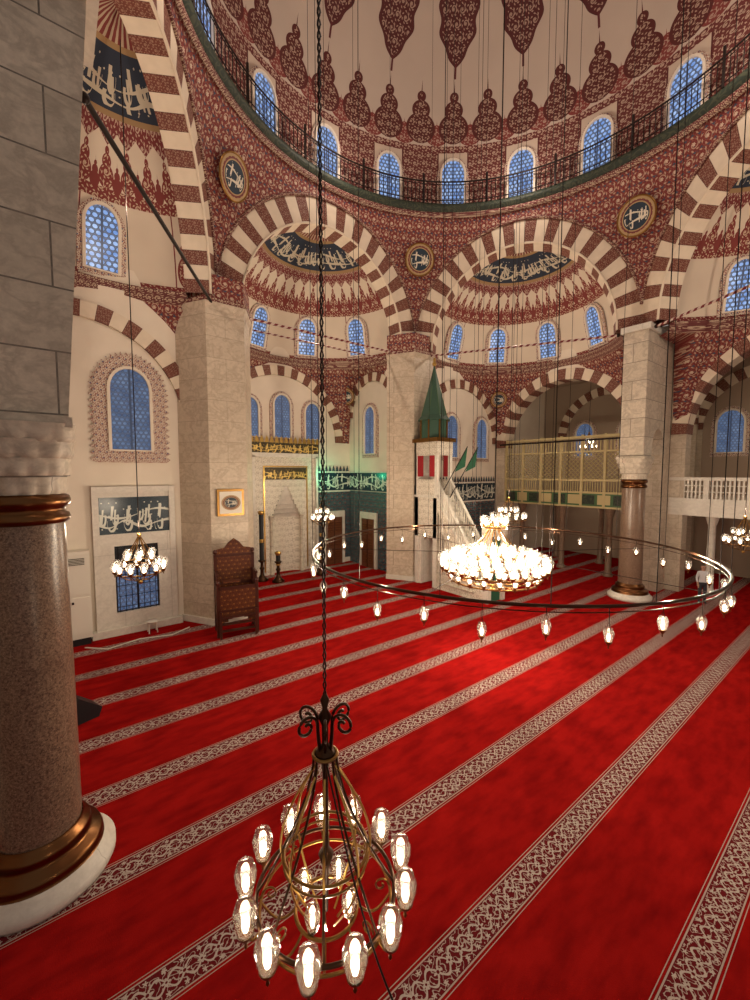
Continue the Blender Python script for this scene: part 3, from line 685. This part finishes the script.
pp=[(-.7,2.9),(.7,2.9),(.62,3.1),(.35,3.15),(.2,3.35),(0,3.5),(-.2,3.35),(-.35,3.15),(-.62,3.1)]
for yy in (.39,.45): mb.face([M@V((a,yy,b_)) for a,b_ in pp],'carved_wood')
for i in range(len(pp)):
    a,b_=pp[i],pp[(i+1)%len(pp)]; mb.face([M@V((a[0],.39,a[1])),M@V((b_[0],.39,b_[1])),M@V((b_[0],.45,b_[1])),M@V((a[0],.45,a[1]))],'wood_dark')
kb(-.5,.1,-.5,-.2,2.0,2.05,'carved_wood')
for sx in (-1,1): kb(.62*sx-.04,.62*sx+.04,-.66,-.60,0,1.0,'wood_dark')
for z in (.25,.5,.75): kb(-.6,.6,-.68,-.5,z,z+.04,'wood_dark')
for sx in (-1,1):
    for sy in (-1,1):
        q=M@V((sx*.68,sy*.42,2.0 if sy<0 else 3.0)); mb.sph(q,.09,'wood_dark')
mb.obj('preacher_chair')
mb=MB(); mb.box(4.95,6.0,16.28,16.38,4.3,5.35,'brass_dark'); mb.box(5.04,5.91,16.26,16.3,4.39,5.26,'white_paint'); 
O=V((5.475,16.25,4.82)); mb.face([O+V((.38*cos(2*pi*i/28),0,.30*sin(2*pi*i/28))) for i in range(28)],'medallion_paint',[(cos(2*pi*i/28),sin(2*pi*i/28)) for i in range(28)])
mb.obj('framed_calligraphy')
mb=MB(); mb.box(15.55,16.1,16.28,16.39,3.8,5.3,'black'); mb.box(15.6,16.05,16.26,16.3,3.9,5.2,'tile_calligraphy'); mb.obj('framed_calligraphy')
mb=MB(); mb.box(-.3,.85,17.2,17.7,.25,3.3,'white_paint'); mb.box(-.25,.8,17.16,17.2,.4,1.7,'white_paint'); mb.box(-.25,.8,17.16,17.2,1.8,3.2,'white_paint')
for z in [2.85+.05*i for i in range(5)]: mb.box(-.15,.7,17.14,17.17,z,z+.02,'iron')
mb.box(-.25,.8,17.25,17.65,0,.25,'black'); mb.box(.3,.36,17.13,17.16,1.5,1.58,'iron'); mb.obj('air_conditioner_cabinet')
mb=MB(); sx,sy=2.7,17.1
mb.lathe([(.01,.44),(.2,.44),(.21,.41),(.19,.39),(.01,.39)],(sx,sy,0),16,'white_paint')
for a in (45,135,225,315): mb.tube([V((sx+.15*cos(radians(a)),sy+.15*sin(radians(a)),.4)),V((sx+.2*cos(radians(a)),sy+.2*sin(radians(a)),0))],.02,'white_paint',6)
mb.obj('plastic_stool')
mb=MB(); M=Matrix.Translation((.26,12.05,0))@Matrix.Rotation(radians(20),4,'Z')
P=[(-.35,0),(.3,0),(.38,.2),(-.1,.62),(-.32,.5)]
for s in (-.28,.28): mb.face([M@V((a,s,c_)) for a,c_ in P],'black')
for i in range(5):
    a,b_=P[i],P[(i+1)%5]; mb.face([M@V((a[0],-.28,a[1])),M@V((b_[0],-.28,b_[1])),M@V((b_[0],.28,b_[1])),M@V((a[0],.28,a[1]))],'black' if i!=2 else 'iron')
mb.obj('stage_speaker')
mb=MB(); mb.tube([V((.6,16.9,.02)),V((1.2,16.3,.02)),V((2.2,16.6,.02)),V((3.2,16.3,.02)),V((3.9,16.7,.02))],.02,'white_paint',5); mb.obj('floor_cable')
# --- side gallery
g=MB()
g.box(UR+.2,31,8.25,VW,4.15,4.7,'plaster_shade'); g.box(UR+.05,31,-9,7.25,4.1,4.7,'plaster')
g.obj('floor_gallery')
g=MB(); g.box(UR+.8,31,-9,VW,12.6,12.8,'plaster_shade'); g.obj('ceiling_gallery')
g=MB()
for v in (10.2,13.0,15.8):
    g.lathe([(.26,0),(.28,.1),(.2,.2),(.17,.3),(.16,3.4),(.2,3.5),(.3,3.9),(.32,4.15)],(UR+.55,v,0),16,'granite')
for v in (-.8,2.4,5.6):
    g.lathe([(.26,0),(.28,.1),(.2,.2),(.17,.3),(.16,3.4),(.2,3.5),(.3,3.9),(.32,4.1)],(UR+.9,v,0),16,'marble_white')
for v in (9,12,15,4,0):
    g.lathe([(.26,0),(.28,.1),(.2,.2),(.17,.3),(.16,3.4),(.2,3.5),(.3,3.9),(.32,4.15)],(28.3,v,0),12,'granite')
g.obj('gallery_columns')
g=MB(); xs=UR+.15; ya,yb=9.1,16.9
g.box(xs,xs+.12,ya,yb,4.0,4.85,'gallery_green'); g.box(xs-.03,xs+.15,ya,yb,4.78,4.9,'lattice_gold'); g.box(xs-.03,xs+.15,ya,yb,3.95,4.05,'lattice_gold')
npn=6; H0,H1=4.9,8.0
for i in range(npn+1):
    v=ya+(yb-ya)*i/npn; g.box(xs-.04,xs+.1,v-.07,v+.07,4.0,H1+.25,'lattice_gold')
g.box(xs-.05,xs+.1,ya,yb,H1,H1+.18,'lattice_gold'); g.box(xs-.03,xs+.08,ya,yb,5.50,5.63,'lattice_gold'); g.box(xs-.03,xs+.08,ya,yb,7.2,7.3,'lattice_gold')
for i in range(npn):
    a=ya+(yb-ya)*i/npn; b_=ya+(yb-ya)*(i+1)/npn; W=b_-a
    for j in range(9):
        v=a+W*(j+.5)/9; g.box(xs+.01,xs+.05,v-.022,v+.022,4.9,5.55,'lattice_gold')
    hh=1.57; st=.262; k=-hh
    while k<W:
        for sg in (1,-1):
            s0=max(k,0); s1=min(k+hh,W)
            if s1>s0:
                z0=5.63+(s0-k); z1=5.63+(s1-k)
                if sg<0: q0,q1=b_-s0,b_-s1
                else: q0,q1=a+s0,a+s1
                g.tube([V((xs+.03,q0,z0)),V((xs+.03,q1,z1))],.026,'lattice_gold',4)
        k+=st
    for j in range(7):
        v=a+W*(j+.5)/7; g.box(xs+.01,xs+.05,v-.03,v+.03,7.28,H1,'lattice_gold')
for j in range(9):
    v=ya+(yb-ya)*(j+.5)/9; g.box(xs-.02,xs+.0,v-.35,v+.35,4.15,4.7,'lattice_gold' if j%2 else 'cornice_green')
g.obj('gallery_lattice_screen')
g=MB(); xs=UR+.05
g.box(xs-.1,xs+.15,-4,7.2,3.9,4.75,'marble_white'); g.box(xs-.08,xs+.1,-4,7.2,5.62,5.78,'marble_white')
v=-4
i=0
while v<7.2:
    if i%10==0: g.box(xs-.1,xs+.12,v,v+.18,4.75,5.78,'marble_white')
    else: g.box(xs-.03,xs+.04,v,v+.07,4.75,5.65,'marble_white')
    v+=.16; i+=1
for zz in (5.05,5.35): g.box(xs-.02,xs+.03,-4,7.2,zz,zz+.05,'marble_white')
g.obj('gallery_balustrade')

# ------------------------------------------------------------------ lamps
def cup(mb,p,s,n=10,bulb='bulb_far',bs=1.0):
    x,y,z=p
    mb.lathe([(.02*s,-.55*s),(.07*s,-.45*s),(.03*s,-.32*s),(.12*s,-.2*s),(.28*s,.02*s),(.30*s,.10*s)],(x,y,z),n,'brass_dark')
    mb.lathe([(.27*s,.08*s),(.34*s,.3*s),(.42*s,.62*s),(.44*s,.85*s),(.38*s,1.05*s),(.30*s,1.15*s),(.33*s,1.25*s)],(x,y,z),n,'lamp_glass')
    b=bs
    mb.lathe([(.001,.1*s),(.08*s*b,.15*s),(.13*s*b,.40*s),(.12*s*b,.62*s),(.06*s*b,.76*s),(.001,.80*s)],(x,y,z),8,bulb)
fw=V((cos(radians(52)),sin(radians(52)),0)); rt=V((sin(radians(52)),-cos(radians(52)),0))
def cam_pt(X_,Y_,z): p=rt*X_+fw*Y_; return V((p.x,p.y,z))
F=cam_pt(-.32,2.52,0); fx,fy=F.x,F.y; ZL=3.27
mb=MB()
top=4.42
for ph in (0,pi):
    mb.tube([V((fx+.008*cos(k*pi/4+ph),fy+.008*sin(k*pi/4+ph),top+.12+k*.016)) for k in range(620)],.0060,'iron',4)
for i in range(6):
    a=2*pi*i/6; d=V((cos(a),sin(a),0)); pts=[]
    for k in range(26):
        th=k/25*2*pi*1.35; r=.075*(1-k/32); c0=d*.13+UP*(top+.0); pts.append(V((fx,fy,0))+c0+d*(-r*cos(th))+UP*(r*sin(th)))
    mb.tube(pts,.010,'dark_bronze',6)
    pts=[V((fx,fy,0))+d*(.055)+UP*top,V((fx,fy,0))+d*.05+UP*(top-.1),V((fx,fy,0))+d*.035+UP*(top-.22)]
    mb.tube(pts,.010,'dark_bronze',6)
mb.lathe([(.01,top+.18),(.03,top+.14),(.015,top+.08),(.045,top+.03),(.02,top-.03),(.02,top-.15),(.06,top-.2),(.07,top-.23),(.03,top-.27),(.018,top-.35),(.018,top-.85),(.05,top-.9),(.02,top-1.0),(.01,top-1.3)],(fx,fy,0),12,'dark_bronze')
mb.ring((fx,fy,top-.22),.075,.012,'brass_dark',24,6)
RL=.475
mb.ring((fx,fy,ZL+.02),RL-.03,.013,'dark_bronze',64,8); mb.ring((fx,fy,ZL-.06),RL-.05,.010,'brass_dark',64,6)
mb.ring((fx,fy,ZL+.3),.27,.010,'brass_dark',48,6); mb.ring((fx,fy,ZL+.24),.27,.007,'brass_dark',48,6); mb.ring((fx,fy,ZL-.12),.20,.012,'brass_dark',48,6)
B=V((fx,fy,0))
for i in range(8):
    a=2*pi*i/8+.2; d=V((cos(a),sin(a),0))
    mb.tube([B+d*(.07+(.37)*f**1.6)+UP*(top-.22-(top-.22-ZL-.02)*f) for f in [k/12 for k in range(13)]],.0085,'dark_bronze',6)
    mb.tube([B+d*(.05+.24*sin(pi*min(f*.95+.02,1)))+UP*(top-.30-(top-.3-ZL+.2)*f) for f in [k/14 for k in range(15)]],.008,'gold',6)
    mb.tube([B+d*(.20+.22*f)+UP*(ZL-.12-.09*sin(pi*f)+.06*f) for f in [k/8 for k in range(9)]],.008,'brass_dark',6)
    c0=B+d*.36+UP*(ZL+.0); mb.tube([c0+d*(.05*(1-k/24)*cos(k/16*2*pi))+UP*(.05*(1-k/24)*sin(k/16*2*pi)) for k in range(20)],.006,'brass_dark',5)
for i in range(13):
    a=2*pi*i/13+.12; d=V((cos(a),sin(a),0)); p=B+d*(RL+.045)+UP*(ZL)
    cup(mb,p,.165,18,'bulb',1.15); mb.tube([V((fx,fy,ZL-.03))+d*(RL-.05),V((fx,fy,ZL-.06))+d*(RL),p-UP*.03],.008,'brass_dark',5)
for i in range(4):
    a=2*pi*i/4+.5; cup(mb,V((fx+.17*cos(a),fy+.17*sin(a),ZL-.1)),.12,12,'bulb')
C0=V((fx,fy,top-.25)); E=cam_pt(.36,2.1,2.6)
mb.tube([C0.lerp(E,f)+UP*(-.12*sin(pi*f))-fw*(.2*sin(pi*f)) for f in [k/16 for k in range(17)]]+[E-UP*.6+rt*.12],.006,'iron',6)
mb.obj('chandelier')
mb=MB()
for (R_,z,n_,s) in ((1.62,3.05,28,.30),(1.25,3.22,22,.30),(.95,2.85,14,.28),(.60,3.38,10,.28),(1.38,2.74,20,.25)):
    mb.ring((CX,CY,z-.08),R_-.05,.03,'brass_dark',48,6)
    for i in range(n_):
        a=2*pi*i/n_+R_; cup(mb,V((CX+R_*cos(a),CY+R_*sin(a),z)),s,8,bs=1.5)
BC_=V((CX,CY,0))
for i in range(8):
    a=2*pi*i/8; d=V((cos(a),sin(a),0))
    mb.tube([BC_+d*(.06+1.54*f**1.5)+UP*(4.5-1.6*f) for f in [k/8 for k in range(9)]],.02,'brass_dark',5)
    mb.tube([BC_+d*1.6+UP*2.9,BC_+d*.6+UP*2.5,BC_+d*.05+UP*2.45],.02,'brass_dark',5)
mb.ring((CX,CY,4.3),.36,.025,'brass_dark',32,6)
for i in range(8):
    a=2*pi*i/8; cup(mb,V((CX+.36*cos(a),CY+.36*sin(a),4.38)),.22,8)
mb.tube([V((CX,CY,2.4)),V((CX,CY,5.2)),V((CX,CY,32))],.02,'iron',6); mb.sph((CX,CY,2.4),.1,'gold')
for i in range(10):
    a=2*pi*i/10+.3; x=CX+1.62*cos(a); y=CY+1.62*sin(a); mb.tube([V((x,y,2.95)),V((x,y,31.8))],.007,'iron',3)
mb.obj('chandelier')
mb=MB(); RR=5.65; ZR=3.64
mb.ring((CX,CY,ZR),RR,.035,'dark_bronze',128,8); mb.ring((CX,CY,ZR-.12),RR-.03,.012,'dark_bronze',128,5)
for i in range(32):
    a=2*pi*i/32; x=CX+RR*cos(a); y=CY+RR*sin(a); drop=.42+(.14 if i%2 else 0)
    mb.tube([V((x,y,ZR)),V((x,y,ZR-drop+.28))],.008,'iron',4)
    for k in range(3): 
        b=2*pi*k/3; mb.tube([V((x,y,ZR-drop+.28)),V((x+.07*cos(b),y+.07*sin(b),ZR-drop+.08))],.004,'iron',3)
    cup(mb,V((x,y,ZR-drop-.1)),.21,10,'bulb')
for i in range(18):
    a=2*pi*i/18+.1; x=CX+RR*cos(a); y=CY+RR*sin(a); mb.tube([V((x,y,ZR)),V((x,y,30.3))],.009,'iron',4)
for i in range(6):
    a=2*pi*i/6+.4; mb.tube([V((CX+RR*cos(a),CY+RR*sin(a),ZR)),V((CX+1.6*cos(a),CY+1.6*sin(a),ZR-.1))],.008,'iron',4)
mb.obj('ring_chandelier')
def small_ch(p,R_,n_,s,ztop):
    mb=MB(); x,y,z=p; mb.ring((x,y,z-.05),R_,.02,'brass_dark',32,6); mb.ring((x,y,z+.25),R_*.55,.02,'brass_dark',24,6)
    for i in range(n_):
        a=2*pi*i/n_; cup(mb,V((x+R_*cos(a),y+R_*sin(a),z)),s,8,bs=1.3)
    for i in range(n_//2):
        a=4*pi*i/n_+.3; cup(mb,V((x+R_*.55*cos(a),y+R_*.55*sin(a),z+.3)),s,8,bs=1.3)
    for i in range(6):
        a=2*pi*i/6; d=V((cos(a),sin(a),0)); B=V((x,y,0)); mb.tube([B+d*.03+UP*(z+.95),B+d*R_*.35+UP*(z+.6),B+d*R_+UP*z],.014,'brass_dark',5); mb.tube([B+d*R_+UP*(z-.05),B+d*R_*.5+UP*(z-.25),B+UP*(z-.3)],.014,'brass_dark',5)
    mb.tube([V((x,y,z-.35)),V((x,y,z+1.0)),V((x,y,ztop))],.014,'iron',5); mb.sph((x,y,z-.35),.06,'gold'); mb.sph((x,y,z+1),.06,'gold')
    mb.obj('chandelier')
p=cam_pt(-6.67,11.5,3.25); small_ch(p,.62,12,.24,17.3); chAB=p
p=cam_pt(-2.7,21.0,3.6); small_ch(p,.55,10,.24,17.5); chBC=p
p=cam_pt(6.6,20.2,3.75); small_ch(p,.8,12,.24,17.5); chCD=p
small_ch((27.5,12.6,7.6),.5,8,.22,12.5); small_ch((27.5,3,7.6),.5,8,.22,12.5)
p4=V((20.9,3.6,3.3)); small_ch(p4,.6,10,.22,17.5)

# ------------------------------------------------------------------ person
def person(px,py,rot):
    J={'pel':(0,0,.95,.15),'sp':(0,0,1.15,.14),'ch':(0,.0,1.36,.165),'nk':(0,0,1.5,.065),'hd0':(0,-.01,1.6,.075),'hd1':(0,-.015,1.69,.10),'hd2':(0,-.01,1.77,.07),
       'sl':(.17,0,1.43,.07),'el':(.23,.02,1.15,.05),'wl':(.22,-.08,.92,.035),'sr':(-.17,0,1.43,.07),'er':(-.23,.02,1.15,.05),'wr':(-.21,-.08,.92,.035),
       'hl':(.09,0,.88,.10),'kl':(.10,-.02,.50,.07),'al':(.11,.02,.09,.05),'tl':(.12,-.15,.04,.04),'hr':(-.09,0,.88,.10),'kr':(-.10,-.02,.50,.07),'ar':(-.11,.02,.09,.05),'tr':(-.12,-.15,.04,.04)}
    for s,n in ((1,'l'),(-1,'r')):
        J['pm'+n]=(s*.22,-.10,.87,.03)
        for f,(dx,ln) in enumerate(((-.025,.075),(-.009,.085),(.008,.08),(.024,.065))):
            J['f%d'%f+n]=(s*(.22),-.10+dx,.87-ln,.009)
        J['th'+n]=(s*.19,-.15,.84,.011)
    Eg=[('pel','sp'),('sp','ch'),('ch','nk'),('nk','hd0'),('hd0','hd1'),('hd1','hd2'),('ch','sl'),('sl','el'),('el','wl'),('ch','sr'),('sr','er'),('er','wr'),('pel','hl'),('hl','kl'),('kl','al'),('al','tl'),('pel','hr'),('hr','kr'),('kr','ar'),('ar','tr')]
    for n in 'lr':
        Eg+= [('w'+n,'pm'+n),('pm'+n,'th'+n)]+[('pm'+n,'f%d'%f+n) for f in range(4)]
    ks=list(J); me=bpy.data.meshes.new('p'); me.from_pydata([J[k][:3] for k in ks],[(ks.index(a),ks.index(b)) for a,b in Eg],[])
    o=bpy.data.objects.new('ptmp',me); sc.collection.objects.link(o)
    md=o.modifiers.new('s','SKIN'); 
    for i,k in enumerate(ks):
        r=J[k][3]; sv=me.skin_vertices[0].data[i]; sv.radius=(r,r*(.72 if k in('ch','sp','pel') else 1)); sv.use_root=(k=='pel')
    sb=o.modifiers.new('b','SUBSURF'); sb.levels=2
    bpy.context.view_layer.update()
    dg=bpy.context.evaluated_depsgraph_get(); m2=bpy.data.meshes.new_from_object(o.evaluated_get(dg)); bpy.data.objects.remove(o)
    for n in ('cloth_white','cloth_dark','skin','hair','black'): m2.materials.append(MATS[n])
    for p in m2.polygons:
        c=p.center; p.use_smooth=True
        if c.z>1.52: p.material_index=3 if (c.z>1.74 or (c.y>.03 and c.z>1.6)) else 2
        elif abs(c.x)>.15 and c.z<1.0 and c.z>.7: p.material_index=2
        elif c.z>.98: p.material_index=0
        elif c.z>.09: p.material_index=1
        else: p.material_index=4
    o=bpy.data.objects.new('standing_man',m2); sc.collection.objects.link(o)
    fb=MB(); fb.tube([V((0,-.105,1.69)),V((0,-.135,1.655)),V((0,-.11,1.645))],[.008,.014,.008],'skin',6)
    for s in (-1,1):
        fb.sph((s*.035,-.098,1.69),.012,'black',6); fb.sph((s*.095,0,1.675),.022,'skin',6,1.4)
    fb.box(-.025,.025,-.103,-.09,1.61,1.618,'cloth_red'); f=fb.obj('face',o)
    o.location=(px,py,0); o.rotation_euler=(0,0,rot)
person(23.3,5.35,radians(-60))

# ------------------------------------------------------------------ lights
def pl(p,e,c=(1,.82,.60),r=.12,name='lamp_light'):
    l=bpy.data.lights.new(name,'POINT'); l.energy=e; l.color=c; l.shadow_soft_size=r; o=bpy.data.objects.new(name,l); o.location=p; sc.collection.objects.link(o); return o
for i in range(4):
    a=2*pi*i/4; pl((CX+.9*cos(a),CY+.9*sin(a),4.05),310)
for i in range(3):
    a=2*pi*i/3; pl((CX+.5*cos(a),CY+.5*sin(a),2.1),30,r=.05)
for i in range(6):
    a=2*pi*i/6+.2; pl((CX+(RR-.2)*cos(a),CY+(RR-.2)*sin(a),ZR+.1),150,r=.04)
pl((fx,fy,ZL+.25),30,r=.03); pl((fx,fy,ZL-.35),24,r=.03)
pl(chAB+V((0,0,1.3)),250,r=.04); pl(chBC+V((0,0,1.3)),290,r=.04); pl(chCD+V((0,0,1.3)),240,r=.04); pl((27.5,12.6,7.2),130,r=.04); pl((27.5,3,7.2),140,r=.04); pl(p4+V((0,0,1.3)),170,r=.04)
pl((28,13,3.6),30,r=.04); pl((28,4,3.6),45,r=.04)
pl((CX+2.6,22.0,5.8),45,(.05,1,.5),.05,'green_led_light')
for i in range(6):
    a=2*pi*i/6+radians(30); pl((CX+7.6*cos(a),CY+7.6*sin(a),20.4),240,(1,.82,.68),.03,'dome_fill_light')  # added fill lights without fixtures, brighten the dome evenly
for c in (cBC,cCD,cAB,cDE):
    pl((c.x,c.y,13.2),235,(1,.82,.64),.03,'dome_fill_light')  # added fill light in each half-dome, no lamp modelled here
wd=bpy.data.worlds.new('w'); sc.world=wd; wd.use_nodes=True; wd.node_tree.nodes['Background'].inputs[0].default_value=(.90,.80,.72,1); wd.node_tree.nodes['Background'].inputs[1].default_value=.31
cd=bpy.data.cameras.new('camera'); cd.sensor_fit='VERTICAL'; cd.sensor_height=24; cd.lens=9.84; cd.clip_start=.05; cd.clip_end=200
co=bpy.data.objects.new('camera',cd); co.location=(0,0,6); co.rotation_euler=(radians(90-3.8),0,radians(-38)); sc.collection.objects.link(co); sc.camera=co
